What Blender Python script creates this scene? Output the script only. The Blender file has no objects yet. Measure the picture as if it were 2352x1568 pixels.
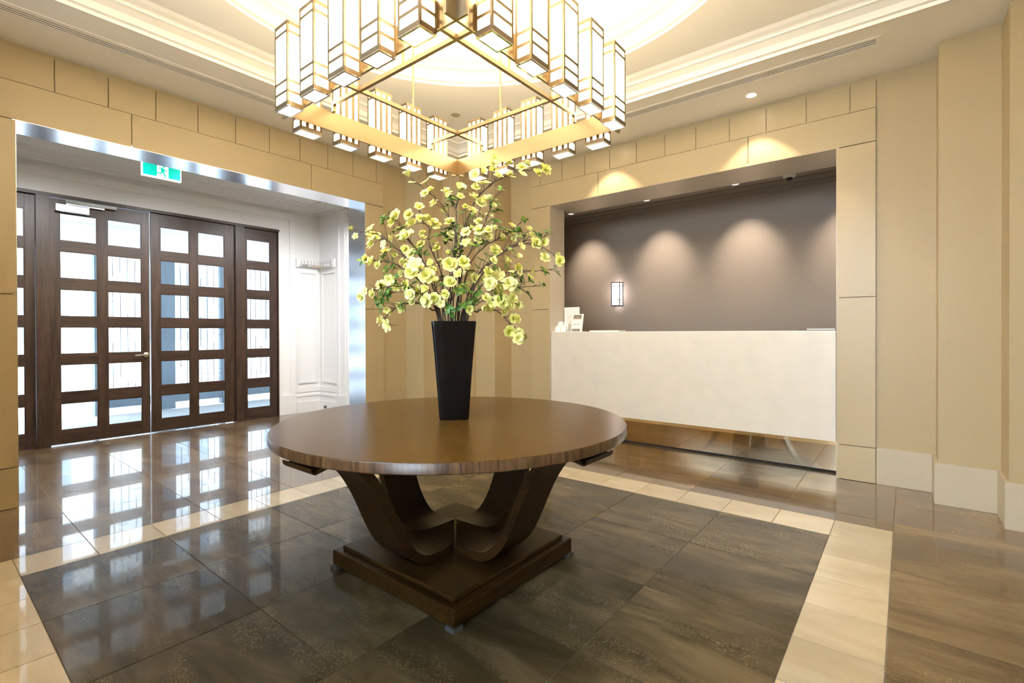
import bpy, bmesh, math, random
from mathutils import Vector, Matrix
R = math.radians
random.seed(7)
scene = bpy.context.scene
COL = scene.collection

# ------------------------------------------------------------------ camera
CAM = Vector((-1.845, -1.842, 1.174))
RIGHT = Vector((0.62696404, -0.77904198, -0.0031124))
UP = Vector((0.00583137, 0.00069792, 0.99998275))
FWD = Vector((0.77902637, 0.62697138, -0.00498045))
cd = bpy.data.cameras.new('camera')
cam = bpy.data.objects.new('camera', cd)
COL.objects.link(cam)
m = Matrix.Identity(4)
for i in range(3):
    m[i][0], m[i][1], m[i][2], m[i][3] = RIGHT[i], UP[i], -FWD[i], CAM[i]
cam.matrix_world = m
cd.sensor_width = 36.0
cd.lens = 36.0 * 1122.69 / 2352.0
cd.shift_y = -14.4655 / 2352.0
cd.clip_start = 0.05
scene.camera = cam

# ------------------------------------------------------------------ light levels and exposure
SKY = 5.0            # overcast daylight outside the entrance
LANTERN = 2.3        # opal glass of the chandelier
COVE = 14.0          # hidden strip in the dome
SPOT_WALL = 11.0     # ceiling downlights grazing the reception wall
SPOT_BACK = 12.0     # downlights behind the counter
PORCH_FILL = 31.0  # added fill lamps in the porch, out of view
WARM = (1.0, 0.81, 0.51)
vs = scene.view_settings
vs.view_transform = 'Standard'
vs.look = 'None'
vs.exposure = 2.4
vs.gamma = 1.0
vs.use_curve_mapping = False
w = bpy.data.worlds.new('sky')
scene.world = w
w.use_nodes = True
bg = w.node_tree.nodes['Background']
bg.inputs[0].default_value = (0.76, 0.87, 1.0, 1)
bg.inputs[1].default_value = SKY

# ------------------------------------------------------------------ material helpers
def mat(name, col, rough=0.5, metal=0.0, spec=0.5, coat=0.0):
    mt = bpy.data.materials.new(name)
    mt.use_nodes = True
    b = mt.node_tree.nodes['Principled BSDF']
    b.inputs['Base Color'].default_value = (*col, 1)
    b.inputs['Roughness'].default_value = rough
    b.inputs['Metallic'].default_value = metal
    b.inputs['Specular IOR Level'].default_value = spec
    if coat:
        b.inputs['Coat Weight'].default_value = coat
        b.inputs['Coat Roughness'].default_value = 0.08
    return mt

def nodes(mt):
    return mt.node_tree.nodes, mt.node_tree.links, mt.node_tree.nodes['Principled BSDF']

def ramp(n, stops):
    r = n.new('ShaderNodeValToRGB')
    e = r.color_ramp.elements
    e[0].position, e[0].color = stops[0][0], (*stops[0][1], 1)
    e[1].position, e[1].color = stops[-1][0], (*stops[-1][1], 1)
    for p, c in stops[1:-1]:
        x = e.new(p)
        x.color = (*c, 1)
    return r

def mapped(n, l, scale, rnd=True, rot=(0, 0, 0)):
    tc = n.new('ShaderNodeTexCoord')
    mp = n.new('ShaderNodeMapping')
    mp.inputs['Scale'].default_value = scale
    mp.inputs['Rotation'].default_value = rot
    l.new(tc.outputs['Object'], mp.inputs['Vector'])
    if not rnd:
        return mp.outputs['Vector']
    oi = n.new('ShaderNodeObjectInfo')
    mu = n.new('ShaderNodeMath'); mu.operation = 'MULTIPLY'; mu.inputs[1].default_value = 57.0
    l.new(oi.outputs['Random'], mu.inputs[0])
    ad = n.new('ShaderNodeVectorMath'); ad.operation = 'ADD'
    l.new(mp.outputs['Vector'], ad.inputs[0])
    l.new(mu.outputs[0], ad.inputs[1])
    return ad.outputs[0]

def noise(n, l, vec, scale, detail=4, rough=0.5, dist=0.0):
    t = n.new('ShaderNodeTexNoise')
    t.inputs['Scale'].default_value = scale
    t.inputs['Detail'].default_value = detail
    t.inputs['Roughness'].default_value = rough
    t.inputs['Distortion'].default_value = dist
    l.new(vec, t.inputs['Vector'])
    return t

def mix(n, l, fac, a, b, mode='MIX'):
    x = n.new('ShaderNodeMix'); x.data_type = 'RGBA'; x.blend_type = mode
    for s, v in ((x.inputs[0], fac), (x.inputs[6], a), (x.inputs[7], b)):
        if hasattr(v, 'links'):
            l.new(v, s)
        elif isinstance(v, tuple):
            s.default_value = (*v, 1)
        else:
            s.default_value = v
    return x.outputs[2]

def stone(name, dark, mid, light, fleck, rough, fl=0.6, haze=0.5, coat=0.75):
    mt = mat(name, mid, rough)
    n, l, b = nodes(mt)
    v = mapped(n, l, (1.0, 0.28, 1.0), rot=(0, 0, R(12)))
    v2 = mapped(n, l, (1.0, 0.5, 1.0), rot=(0, 0, R(12)))
    n1 = noise(n, l, v, 5.0, 5, 0.6, 0.6)
    r1 = ramp(n, [(0.34, dark), (0.5, mid), (0.66, light)])
    l.new(n1.outputs['Fac'], r1.inputs[0])
    fine = noise(n, l, v2, 150.0, 3, 0.75)
    rf = ramp(n, [(0.50, (0, 0, 0)), (0.68, (1, 1, 1))])
    l.new(fine.outputs['Fac'], rf.inputs[0])
    band = noise(n, l, v, 4.2, 4, 0.6, 0.8)
    rb = ramp(n, [(0.48, (0, 0, 0)), (0.68, (fl, fl, fl))])
    l.new(band.outputs['Fac'], rb.inputs[0])
    mu = n.new('ShaderNodeMath'); mu.operation = 'MULTIPLY'
    l.new(rf.outputs[0], mu.inputs[0]); l.new(rb.outputs[0], mu.inputs[1])
    c = mix(n, l, mu.outputs[0], r1.outputs[0], fleck)
    oi = n.new('ShaderNodeObjectInfo')
    rr = n.new('ShaderNodeMapRange'); rr.inputs[3].default_value = 0.82; rr.inputs[4].default_value = 1.18
    l.new(oi.outputs['Random'], rr.inputs[0])
    hs = n.new('ShaderNodeHueSaturation')
    l.new(rr.outputs[0], hs.inputs['Value']); l.new(c, hs.inputs['Color'])
    l.new(hs.outputs[0], b.inputs['Base Color'])
    b.inputs['Roughness'].default_value = 0.27
    b.inputs['Specular IOR Level'].default_value = haze
    b.inputs['Coat Weight'].default_value = coat
    b.inputs['Coat Roughness'].default_value = rough * .7
    return mt

def wood(name, dark, light, axis, rough=0.35, scale=1.0, coat=0.0, contrast=1.0):
    mt = mat(name, light, rough, coat=coat)
    n, l, b = nodes(mt)
    s = [14.0 * scale] * 3
    s[axis] = 1.1 * scale
    v = mapped(n, l, tuple(s))
    n1 = noise(n, l, v, 1.0, 6, 0.62, 1.4)
    n2 = noise(n, l, v, 6.0, 3, 0.6, 0.3)
    r1 = ramp(n, [(0.32, dark), (0.68, light)])
    l.new(n1.outputs['Fac'], r1.inputs[0])
    r2 = ramp(n, [(0.38, tuple(1 - 0.45 * contrast for _ in range(3))), (0.55, (1, 1, 1))])
    l.new(n2.outputs['Fac'], r2.inputs[0])
    c = mix(n, l, 1.0, r1.outputs[0], r2.outputs[0], 'MULTIPLY')
    l.new(c, b.inputs['Base Color'])
    return mt

def grainy(name, col, rough, amt=0.04, scale=60, metal=0.0, spec=0.5, bump=0.0):
    mt = mat(name, col, rough, metal, spec)
    n, l, b = nodes(mt)
    v = mapped(n, l, (1, 1, 1), rnd=False)
    t = noise(n, l, v, scale, 4)
    r1 = ramp(n, [(0.3, tuple(c * (1 - amt) for c in col)), (0.7, tuple(min(1, c * (1 + amt)) for c in col))])
    l.new(t.outputs['Fac'], r1.inputs[0])
    l.new(r1.outputs[0], b.inputs['Base Color'])
    if bump:
        bp = n.new('ShaderNodeBump'); bp.inputs['Strength'].default_value = bump; bp.inputs['Distance'].default_value = 0.002
        l.new(t.outputs['Fac'], bp.inputs['Height']); l.new(bp.outputs[0], b.inputs['Normal'])
    return mt

def brushed(name, col, rough, scale=(4, 4, 180), metal=1.0):
    mt = mat(name, col, rough, metal)
    n, l, b = nodes(mt)
    v = mapped(n, l, scale, rnd=False)
    t = noise(n, l, v, 1.0, 3)
    rr = n.new('ShaderNodeMapRange'); rr.inputs[3].default_value = rough * 0.75; rr.inputs[4].default_value = rough * 1.3
    l.new(t.outputs['Fac'], rr.inputs[0]); l.new(rr.outputs[0], b.inputs['Roughness'])
    return mt

def emit(name, col, strength, base=(0.9, 0.88, 0.82)):
    mt = mat(name, base, 0.35)
    b = mt.node_tree.nodes['Principled BSDF']
    b.inputs['Emission Color'].default_value = (*col, 1)
    b.inputs['Emission Strength'].default_value = strength
    return mt

def glass(name, tint=(0.93, 0.96, 0.97)):
    mt = bpy.data.materials.new(name)
    mt.use_nodes = True
    n, l = mt.node_tree.nodes, mt.node_tree.links
    n.remove(n['Principled BSDF'])
    tr = n.new('ShaderNodeBsdfTransparent'); tr.inputs[0].default_value = (*tint, 1)
    gl = n.new('ShaderNodeBsdfGlossy'); gl.inputs['Roughness'].default_value = 0.02
    fr = n.new('ShaderNodeFresnel'); fr.inputs[0].default_value = 1.45
    mx = n.new('ShaderNodeMixShader')
    l.new(fr.outputs[0], mx.inputs[0]); l.new(tr.outputs[0], mx.inputs[1]); l.new(gl.outputs[0], mx.inputs[2])
    l.new(mx.outputs[0], n['Material Output'].inputs[0])
    return mt

M = {}
M['wall'] = grainy('beige_wall_paint', (0.43, 0.33, 0.178), 0.42, 0.03, 120)
M['clad'] = grainy('beige_cladding_board', (0.45, 0.35, 0.195), 0.33, 0.025, 160)
M['base'] = grainy('beige_baseboard_paint', (0.49, 0.41, 0.29), 0.40, 0.02, 140)
M['gap'] = mat('shadow_gap_paint', (0.42, 0.35, 0.25), 0.6)
M['ceil'] = grainy('cream_ceiling_paint', (0.93, 0.90, 0.82), 0.6, 0.01, 80)
M['white'] = grainy('white_gloss_paint', (0.80, 0.80, 0.79), 0.35, 0.01, 60)
M['dome'] = mat('dome_plaster', (0.88, 0.84, 0.76), 0.7)
M['grout'] = grainy('floor_grout', (0.30, 0.25, 0.18), 0.8, 0.1, 90)
M['dark'] = stone('dark_polished_stone', (0.050, 0.039, 0.021), (0.086, 0.066, 0.036), (0.145, 0.112, 0.063), (0.32, 0.245, 0.13), 0.055, 0.8, 0.08, 0.36)
M['brown'] = stone('brown_polished_stone', (0.092, 0.057, 0.026), (0.145, 0.094, 0.046), (0.215, 0.150, 0.080), (0.40, 0.29, 0.13), 0.05, 0.65, 0.22)
M['light'] = stone('cream_polished_stone', (0.50, 0.42, 0.29), (0.56, 0.475, 0.335), (0.60, 0.52, 0.385), (0.66, 0.58, 0.46), 0.05, 0.4, 0.3)
M['steel'] = brushed('brushed_steel', (0.72, 0.75, 0.80), 0.22, (2, 160, 2))
M['chrome'] = mat('chrome', (0.8, 0.8, 0.8), 0.1, 1.0)
M['brass'] = brushed('brushed_champagne_brass', (0.40, 0.315, 0.20), 0.36, (60, 60, 6))
M['bronze'] = mat('dark_champagne_metal', (0.24, 0.19, 0.13), 0.35, 1.0)
M['opal'] = emit('lit_opal_glass', WARM, LANTERN)
M['topglow'] = emit('lantern_top_fill_glow', WARM, 21.0)  # extra glow added on the lantern tops to brighten the ceiling
M['vfill'] = emit('vestibule_fill_glow', (0.85, 0.93, 1.0), 22.0)  # glow of the added vestibule fill lamps
M['cove'] = emit('cove_strip', (1.0, 0.82, 0.55), COVE)
M['lamp'] = emit('downlight_lens', (1.0, 0.9, 0.75), 6.0)
M['lampdim'] = emit('downlight_lens_dim', (1.0, 0.93, 0.85), .35)
M['sconce'] = emit('sconce_glass', (1.0, 0.9, 0.86), 1.5)
M['walnut_top'] = wood('walnut_veneer', (0.070, 0.035, 0.007), (0.120, 0.066, 0.016), 0, 0.26, 0.9, contrast=0.5)
M['walnut_top'].node_tree.nodes['Principled BSDF'].inputs['Specular IOR Level'].default_value = 0.2
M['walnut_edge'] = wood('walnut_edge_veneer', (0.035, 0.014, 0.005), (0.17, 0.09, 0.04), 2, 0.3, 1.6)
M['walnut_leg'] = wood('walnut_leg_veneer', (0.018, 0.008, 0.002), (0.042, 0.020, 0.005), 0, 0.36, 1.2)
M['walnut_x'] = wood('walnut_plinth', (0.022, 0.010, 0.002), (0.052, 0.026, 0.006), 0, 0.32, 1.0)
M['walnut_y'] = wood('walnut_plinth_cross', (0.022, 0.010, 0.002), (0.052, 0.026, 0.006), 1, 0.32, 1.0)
M['door_v'] = wood('oak_stained_vertical', (0.026, 0.013, 0.008), (0.070, 0.037, 0.023), 2, 0.38, 1.0, contrast=0.7)
M['door_h'] = wood('oak_stained_horizontal', (0.026, 0.013, 0.008), (0.066, 0.035, 0.022), 0, 0.38, 1.0, contrast=0.7)
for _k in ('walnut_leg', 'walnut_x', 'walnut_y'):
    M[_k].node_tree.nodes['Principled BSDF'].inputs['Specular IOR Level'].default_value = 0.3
M['glass'] = glass('clear_glass')
M['lead'] = mat('lead_came', (0.05, 0.05, 0.055), 0.5, 0.3)
M['vase'] = mat('black_glazed_ceramic', (0.006, 0.005, 0.005), 0.10, spec=0.3)
M['bark'] = grainy('branch_bark', (0.055, 0.032, 0.022), 0.6, 0.35, 200)
M['taupe'] = grainy('taupe_wallcovering', (0.33, 0.272, 0.232), 0.65, 0.06, 220, bump=0.15)
M['rceil'] = mat('reception_ceiling_paint', (0.30, 0.25, 0.20), 0.7)
M['counter'] = grainy('cream_stone_counter', (0.69, 0.635, 0.55), 0.30, 0.03, 7)
M['kick'] = mat('bronze_mirror_kick', (0.72, 0.60, 0.42), 0.03, 1.0)
M['black'] = mat('black_void', (0.012, 0.011, 0.010), 0.8)
M['slat'] = mat('diffuser_slat', (0.55, 0.48, 0.38), 0.5)
M['blackplastic'] = mat('black_plastic', (0.015, 0.015, 0.017), 0.3)
M['paper'] = mat('white_paper', (0.82, 0.82, 0.80), 0.6)
M['acrylic'] = mat('white_acrylic', (0.85, 0.85, 0.85), 0.2)
M['green'] = emit('exit_green', (0.0, 0.80, 0.62), 0.16, (0.0, 0.35, 0.27))
M['exitwhite'] = emit('exit_white', (0.95, 1.0, 0.97), .2)
M['mat'] = grainy('grey_entrance_mat', (0.26, 0.28, 0.30), 0.9, 0.25, 160)
M['pave'] = grainy('pale_pavement', (0.34, 0.34, 0.34), 0.8, 0.1, 20)
M['slate'] = mat('slate_post_paint', (0.10, 0.14, 0.18), 0.5)
M['photo'] = grainy('printed_picture', (0.25, 0.22, 0.18), 0.5, 0.9, 90)
M['orange'] = mat('orange_print', (0.75, 0.42, 0.18), 0.6)
M['greyprint'] = mat('grey_print', (0.35, 0.35, 0.36), 0.6)

# blossom petals: yellow-green heart, cream rim
pt = mat('blossom_petal', (0.85, 0.83, 0.4), 0.55)
n, l, b = nodes(pt)
tc = n.new('ShaderNodeTexCoord')
ln = n.new('ShaderNodeVectorMath'); ln.operation = 'LENGTH'
l.new(tc.outputs['Object'], ln.inputs[0])
rp = ramp(n, [(0.1, (0.42, 0.46, 0.03)), (0.5, (0.70, 0.67, 0.10)), (0.95, (0.80, 0.77, 0.27))])
l.new(ln.outputs['Value'], rp.inputs[0])
oi = n.new('ShaderNodeObjectInfo')
wh = mix(n, l, 0.0, rp.outputs[0], (0.82, 0.80, 0.42))
mr = n.new('ShaderNodeMapRange'); mr.inputs[3].default_value = 0.0; mr.inputs[4].default_value = 0.5
l.new(oi.outputs['Random'], mr.inputs[0])
l.new(mr.outputs[0], wh.node.inputs[0])
l.new(wh, b.inputs['Base Color'])
b.inputs['Subsurface Weight'].default_value = 0.0
M['petal'] = pt
lf = mat('green_leaf', (0.06, 0.16, 0.02), 0.45)
n, l, b = nodes(lf)
oi = n.new('ShaderNodeObjectInfo')
rp = ramp(n, [(0.0, (0.045, 0.13, 0.018)), (0.6, (0.09, 0.22, 0.025)), (1.0, (0.26, 0.36, 0.04))])
l.new(oi.outputs['Random'], rp.inputs[0]); l.new(rp.outputs[0], b.inputs['Base Color'])
M['leaf'] = lf

# ------------------------------------------------------------------ mesh helpers
class MB:
    def __init__(s):
        s.v, s.f = [], []
    def add(s, v, f):
        o = len(s.v)
        s.v += [tuple(p) for p in v]
        s.f += [tuple(i + o for i in q) for q in f]
        return s
    def box(s, a, b):
        x0, y0, z0 = (min(p, q) for p, q in zip(a, b))
        x1, y1, z1 = (max(p, q) for p, q in zip(a, b))
        return s.add([(x0, y0, z0), (x1, y0, z0), (x1, y1, z0), (x0, y1, z0), (x0, y0, z1), (x1, y0, z1), (x1, y1, z1), (x0, y1, z1)],
                     [(0, 3, 2, 1), (4, 5, 6, 7), (0, 1, 5, 4), (1, 2, 6, 5), (2, 3, 7, 6), (3, 0, 4, 7)])
    def prism(s, poly, z0, z1):
        k = len(poly)
        v = [(x, y, z0) for x, y in poly] + [(x, y, z1) for x, y in poly]
        f = [tuple(range(k - 1, -1, -1)), tuple(range(k, 2 * k))] + [(i, (i + 1) % k, k + (i + 1) % k, k + i) for i in range(k)]
        return s.add(v, f)
    def extrude(s, poly, fn, a, b):
        """poly of (u,w) placed by fn(u,w,t) between t=a and t=b"""
        k = len(poly)
        v = [fn(u, w_, a) for u, w_ in poly] + [fn(u, w_, b) for u, w_ in poly]
        f = [tuple(range(k - 1, -1, -1)), tuple(range(k, 2 * k))] + [(i, (i + 1) % k, k + (i + 1) % k, k + i) for i in range(k)]
        return s.add(v, f)
    def lathe(s, prof, seg=48, c=(0, 0, 0), closed=False):
        k = len(prof)
        v = []
        for j in range(seg):
            a = 2 * math.pi * j / seg
            v += [(c[0] + r * math.cos(a), c[1] + r * math.sin(a), c[2] + z) for r, z in prof]
        f = []
        for j in range(seg):
            q = (j + 1) % seg
            for i in range(k if closed else k - 1):
                i2 = (i + 1) % k
                f.append((j * k + i, q * k + i, q * k + i2, j * k + i2))
        return s.add(v, f)
    def tube(s, pts, rad, seg=6):
        pts = [Vector(p) for p in pts]
        rs = rad if isinstance(rad, (list, tuple)) else [rad] * len(pts)
        v, f = [], []
        for i, p in enumerate(pts):
            t = (pts[min(i + 1, len(pts) - 1)] - pts[max(i - 1, 0)]).normalized()
            a = t.orthogonal().normalized() if i == 0 else (pa - t * pa.dot(t)).normalized()
            pa = a
            b2 = t.cross(a)
            for j in range(seg):
                g = 2 * math.pi * j / seg
                v.append(p + (a * math.cos(g) + b2 * math.sin(g)) * rs[i])
        for i in range(len(pts) - 1):
            for j in range(seg):
                q = (j + 1) % seg
                f.append((i * seg + j, i * seg + q, (i + 1) * seg + q, (i + 1) * seg + j))
        f.append(tuple(range(seg - 1, -1, -1)))
        o = (len(pts) - 1) * seg
        f.append(tuple(o + j for j in range(seg)))
        return s.add(v, f)
    def mesh(s, name, mt, smooth=False, bevel=0.0):
        me = bpy.data.meshes.new(name)
        me.from_pydata(s.v, [], s.f)
        bm = bmesh.new(); bm.from_mesh(me)
        bmesh.ops.recalc_face_normals(bm, faces=bm.faces)
        if bevel:
            bmesh.ops.bevel(bm, geom=[e for e in bm.edges if e.calc_face_angle(0) > 0.6], offset=bevel, segments=2, affect='EDGES', profile=0.6)
        bm.to_mesh(me); bm.free()
        if mt:
            me.materials.append(mt)
        if smooth:
            for p in me.polygons:
                p.use_smooth = True
            me.set_sharp_from_angle(angle=R(38))
        return me
    def build(s, name, mt, parent=None, loc=(0, 0, 0), smooth=False, bevel=0.0, rot=(0, 0, 0)):
        return place(name, s.mesh(name, mt, smooth, bevel), parent, loc, rot)

def place(name, me, parent=None, loc=(0, 0, 0), rot=(0, 0, 0), scale=None):
    o = bpy.data.objects.new(name, me)
    COL.objects.link(o)
    o.location = loc
    o.rotation_euler = rot
    if scale is not None:
        o.scale = (scale,) * 3
    if parent:
        o.parent = parent
    return o

def tag(o, label, cat, group=None, kind=None):
    o['label'] = label
    o['category'] = cat
    if group: o['group'] = group
    if kind: o['kind'] = kind
    return o

def empty(name, loc=(0, 0, 0), rz=0.0):
    o = bpy.data.objects.new(name, None)
    COL.objects.link(o)
    o.location = loc
    o.rotation_euler = (0, 0, rz)
    o.empty_display_size = 0.1
    return o

def bx(name, a, b, mt, parent=None, bevel=0.0):
    """box part whose origin sits at its centre"""
    c = [(p + q) / 2 for p, q in zip(a, b)]
    pl = Vector((0, 0, 0))
    if parent is not None:
        pl = parent.location
    lo = [p - q for p, q in zip(a, c)]
    hi = [p - q for p, q in zip(b, c)]
    return MB().box(lo, hi).build(name, mt, parent, Vector(c) - pl, bevel=bevel)

def catmull(pts, k=6):
    pts = [Vector(p) for p in pts]
    out = []
    for i in range(len(pts) - 1):
        p0, p1, p2, p3 = pts[max(i - 1, 0)], pts[i], pts[i + 1], pts[min(i + 2, len(pts) - 1)]
        for j in range(k):
            t = j / k
            out.append(0.5 * (2 * p1 + (p2 - p0) * t + (2 * p0 - 5 * p1 + 4 * p2 - p3) * t * t + (3 * p1 - p0 - 3 * p2 + p3) * t ** 3))
    out.append(pts[-1])
    return out

# ------------------------------------------------------------------ room shell
H = 3.15          # flat ceiling border
W = 2.84          # cladding face
CX = CY = -0.02   # room centre
LO = (-1.365, 1.372)      # entrance opening, x
RO = (-1.410, 1.363)      # reception opening, y
LZ, RZ = 2.622, 2.640

floor = MB().box((-3.1, -3.1, -0.12), (3.16, 3.1, -0.004)).box((-2.45, 3.1, -0.12), (2.45, 5.16, -0.004)).box((3.16, -2.7, -0.12), (4.4, 2.9, -0.004)).build('floor', M['grout'])
tag(floor, 'polished stone tile floor with a dark square framed by cream tiles', 'floor', kind='structure')
tile_cache = {}
def tile(name, x0, x1, y0, y1, mt):
    g = 0.002
    sx, sy = round(x1 - x0 - 2 * g, 4), round(y1 - y0 - 2 * g, 4)
    key = (name, sx, sy)
    if key not in tile_cache:
        tile_cache[key] = MB().box((-sx / 2, -sy / 2, -0.012), (sx / 2, sy / 2, 0)).mesh(name, mt)
    return place(name, tile_cache[key], floor, ((x0 + x1) / 2, (y0 + y1) / 2, 0))
for i in range(5):
    for j in range(5):
        tile('dark_tile', -1.5 + .6 * i, -0.9 + .6 * i, -1.5 + .6 * j, -0.9 + .6 * j, M['dark'])
SO = 1.788
for k in range(10):
    a = -1.5 + .3 * k
    tile('cream_tile', a, a + .3, 1.5, SO, M['light'])
    tile('cream_tile', a, a + .3, -SO, -1.5, M['light'])
    tile('cream_tile', 1.5, SO, a, a + .3, M['light'])
    tile('cream_tile', -SO, -1.5, a, a + .3, M['light'])
for sx in (-1, 1):
    for sy in (-1, 1):
        tile('cream_tile', min(sx * 1.5, sx * SO), max(sx * 1.5, sx * SO), min(sy * 1.5, sy * SO), max(sy * 1.5, sy * SO), M['light'])
core = [-3.0, -2.385, -SO, -1.2, -.6, 0, .6, 1.2, SO, 2.385]
xs = core + [2.985, 3.15]
ys = core + [2.98, 3.58, 4.18, 4.78, 5.14]
for i in range(len(xs) - 1):
    for j in range(len(ys) - 1):
        x0, x1, y0, y1 = xs[i], xs[i + 1], ys[j], ys[j + 1]
        if abs((x0 + x1) / 2) < SO and abs((y0 + y1) / 2) < SO:
            continue
        if y0 > 2.9 and (x0 < -2.39 or x1 > 2.39):
            continue
        tile('brown_tile', x0, x1, y0, y1, M['brown'])
for j in range(9):
    y0 = -2.6 + .6 * j
    tile('brown_tile', 3.16, 3.76, y0, y0 + .6, M['brown'])
    tile('brown_tile', 3.76, 4.27, y0, y0 + .6, M['brown'])

# ---- wall with the entrance opening (plane y)
wl = MB()
for a, b2 in ((-2.95, LO[0] - .02), (LO[1] + .02, 2.95)):
    wl.box((a, W + .02, 0), (b2, 3.15, 3.12))
    wl.box((a, W + .035, 3.12), (b2, 3.15, 3.3))
wl.box((LO[0] - .02, W + .02, LZ + .02), (LO[1] + .02, 3.15, 3.12)).box((LO[0] - .02, W + .035, 3.12), (LO[1] + .02, 3.15, 3.3))
wall_left = wl.build('wall_left', M['wall'])
tag(wall_left, 'beige panelled wall around the wide entrance opening', 'wall', kind='structure')
wr = MB()
for a, b2 in ((-2.95, RO[0] - .02), (RO[1] + .02, 2.95)):
    wr.box((W + .02, a, 0), (3.15, b2, 3.12))
    wr.box((W + .035, a, 3.12), (3.15, b2, 3.3))
wr.box((W + .02, RO[0] - .02, RZ + .02), (3.15, RO[1] + .02, 3.12)).box((W + .035, RO[0] - .02, 3.12), (3.15, RO[1] + .02, 3.3))
wall_right = wr.build('wall_right', M['wall'])
tag(wall_right, 'beige panelled wall around the reception counter opening', 'wall', kind='structure')
wn = MB().box((-2.95, -3.1, 0), (2.95, -2.86, 3.3)).build('wall_near', M['wall'])
tag(wn, 'plain beige wall behind the viewer to the right', 'wall', kind='structure')
BW = (-1.90, 1.95, 2.08, 3.02)   # unseen high window band added for daylight fill: y0, y1, z0, z1
BV = (-1.88, -.92, .06, 2.00)    # unseen glazed panel added below it for more daylight fill
wbm = MB().box((-3.1, -3.1, 0), (-2.86, BW[0], 3.3)).box((-3.1, BW[1], 0), (-2.86, 3.15, 3.3)).box((-3.1, BW[0], BW[3]), (-2.86, BW[1], 3.3))
wbm.box((-3.1, BW[0], BV[3]), (-2.86, BW[1], BW[2])).box((-3.1, BV[1], 0), (-2.86, BW[1], BV[3])).box((-3.1, BW[0], 0), (-2.86, BV[0], BV[3])).box((-3.1, BV[0], 0), (-2.86, BV[1], BV[2]))
wb = wbm.build('wall_back', M['wall'])
tag(wb, 'plain beige wall behind the viewer to the left', 'wall', kind='structure')
for nm, q, lab in (('window_3_fill', BW, 'added high window band giving daylight fill from behind the viewer'), ('window_4_fill', BV, 'added tall glazed panel giving daylight fill from behind the viewer')):
    w3 = empty(nm, (-2.98, q[0], q[2]))
    tag(w3, lab, 'window', kind='structure')
    bx('pane', (-2.983, q[0], q[2]), (-2.977, q[1], q[3]), M['glass'], w3)
    ym = (q[0] + q[1]) / 2
    for a, b2 in (((q[0], q[2]), (q[0] + .05, q[3])), ((q[1] - .05, q[2]), (q[1], q[3])), ((ym - .02, q[2]), (ym + .02, q[3])), ((q[0], q[2]), (q[1], q[2] + .05)), ((q[0], q[3] - .05), (q[1], q[3]))):
        bx('frame_bar', (-3.01, a[0], a[1]), (-2.95, b2[0], b2[1]), M['door_v'], w3)
G = 0.003
def clad(parent, side, u0, u1, z0, z1, face):
    u0, u1, z0, z1 = u0 + G, u1 - G, z0 + G, z1 - G
    if side == 'L':
        return bx('cladding_panel', (u0, face, z0), (u1, W + .019, z1), M['clad'], parent, bevel=0.0008)
    return bx('cladding_panel', (face, u0, z0), (W + .019, u1, z1), M['clad'], parent, bevel=0.0008)
for side, par, (o0, o1), zt, e0, e1 in (('L', wall_left, LO, LZ, -1.62, 1.62), ('R', wall_right, RO, RZ, -1.667, 1.632)):
    zb = 2.882 if side == 'L' else 2.900
    cen = (e0 + e1) / 2
    u = [e0] + [cen + .3 * k - 1.5 + (.03 if side == 'L' else .017) for k in range(0, 11)] + [e1]
    u = sorted(set(round(q, 4) for q in u if e0 <= q <= e1))
    u = [q for i, q in enumerate(u) if i == 0 or q - u[i - 1] > 0.06]
    for i in range(len(u) - 1):
        clad(par, side, u[i], u[i + 1], zb, 3.118, W + .008)
    sp = (-.73, .743) if side == 'L' else (-.757, .735)
    for a, b2 in ((e0, sp[0]), (sp[0], sp[1]), (sp[1], e1)):
        clad(par, side, a, b2, zt, zb, W)
    for a, b2 in ((e0, o0), (o1, e1)):
        clad(par, side, a, b2, 1.445, zt, W)
        clad(par, side, a, b2, .275, 1.445, W)
        clad(par, side, a, b2, .0, .275, W)

# ---- stepped corner piers
def stair(sx, sy, ax, bx_, cx_, ay, by, cy_, o=2.95):
    p = [(ax, o), (ax, cy_), (bx_, cy_), (bx_, by), (cx_, by), (cx_, ay), (o, ay), (o, o)]
    return [(sx * x, sy * y) for x, y in p]
corners = {
    'far_corner': (1, 1, 1.955, 2.262, 2.545, 1.955, 2.262, 2.545, 'stepped beige corner pier behind the flowers'),
    'right_corner': (1, -1, 2.016, 2.26, 2.565, 2.016, 2.322, 2.565, 'stepped beige corner pier at the right edge'),
    'left_corner': (-1, 1, 2.0, 2.28, 2.56, 2.0, 2.28, 2.56, 'stepped beige corner pier left of the entrance'),
    'near_corner': (-1, -1, 2.0, 2.28, 2.56, 2.0, 2.28, 2.56, 'stepped beige corner pier behind the viewer')}
for nm, (sx, sy, a, b2, c, d, e, f, lab) in corners.items():
    mb = MB().prism(stair(sx, sy, a, b2, c, d, e, f), 0, 3.118)
    q = .014
    mb.prism(stair(sx, sy, a + q, b2 + q, c + q, d + q, e + q, f + q), 3.118, 3.3)
    o = mb.build('wall_' + nm, M['wall'])
    tag(o, lab, 'wall', kind='structure')
    q = -.02
    o = MB().prism(stair(sx, sy, a + q, b2 + q, c + q, d + q, e + q, f + q, 2.9), 0, .28).build('baseboard_' + nm, M['base'], bevel=.003)
    tag(o, 'tall beige baseboard around the ' + lab[8:], 'baseboard', kind='structure')
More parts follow.
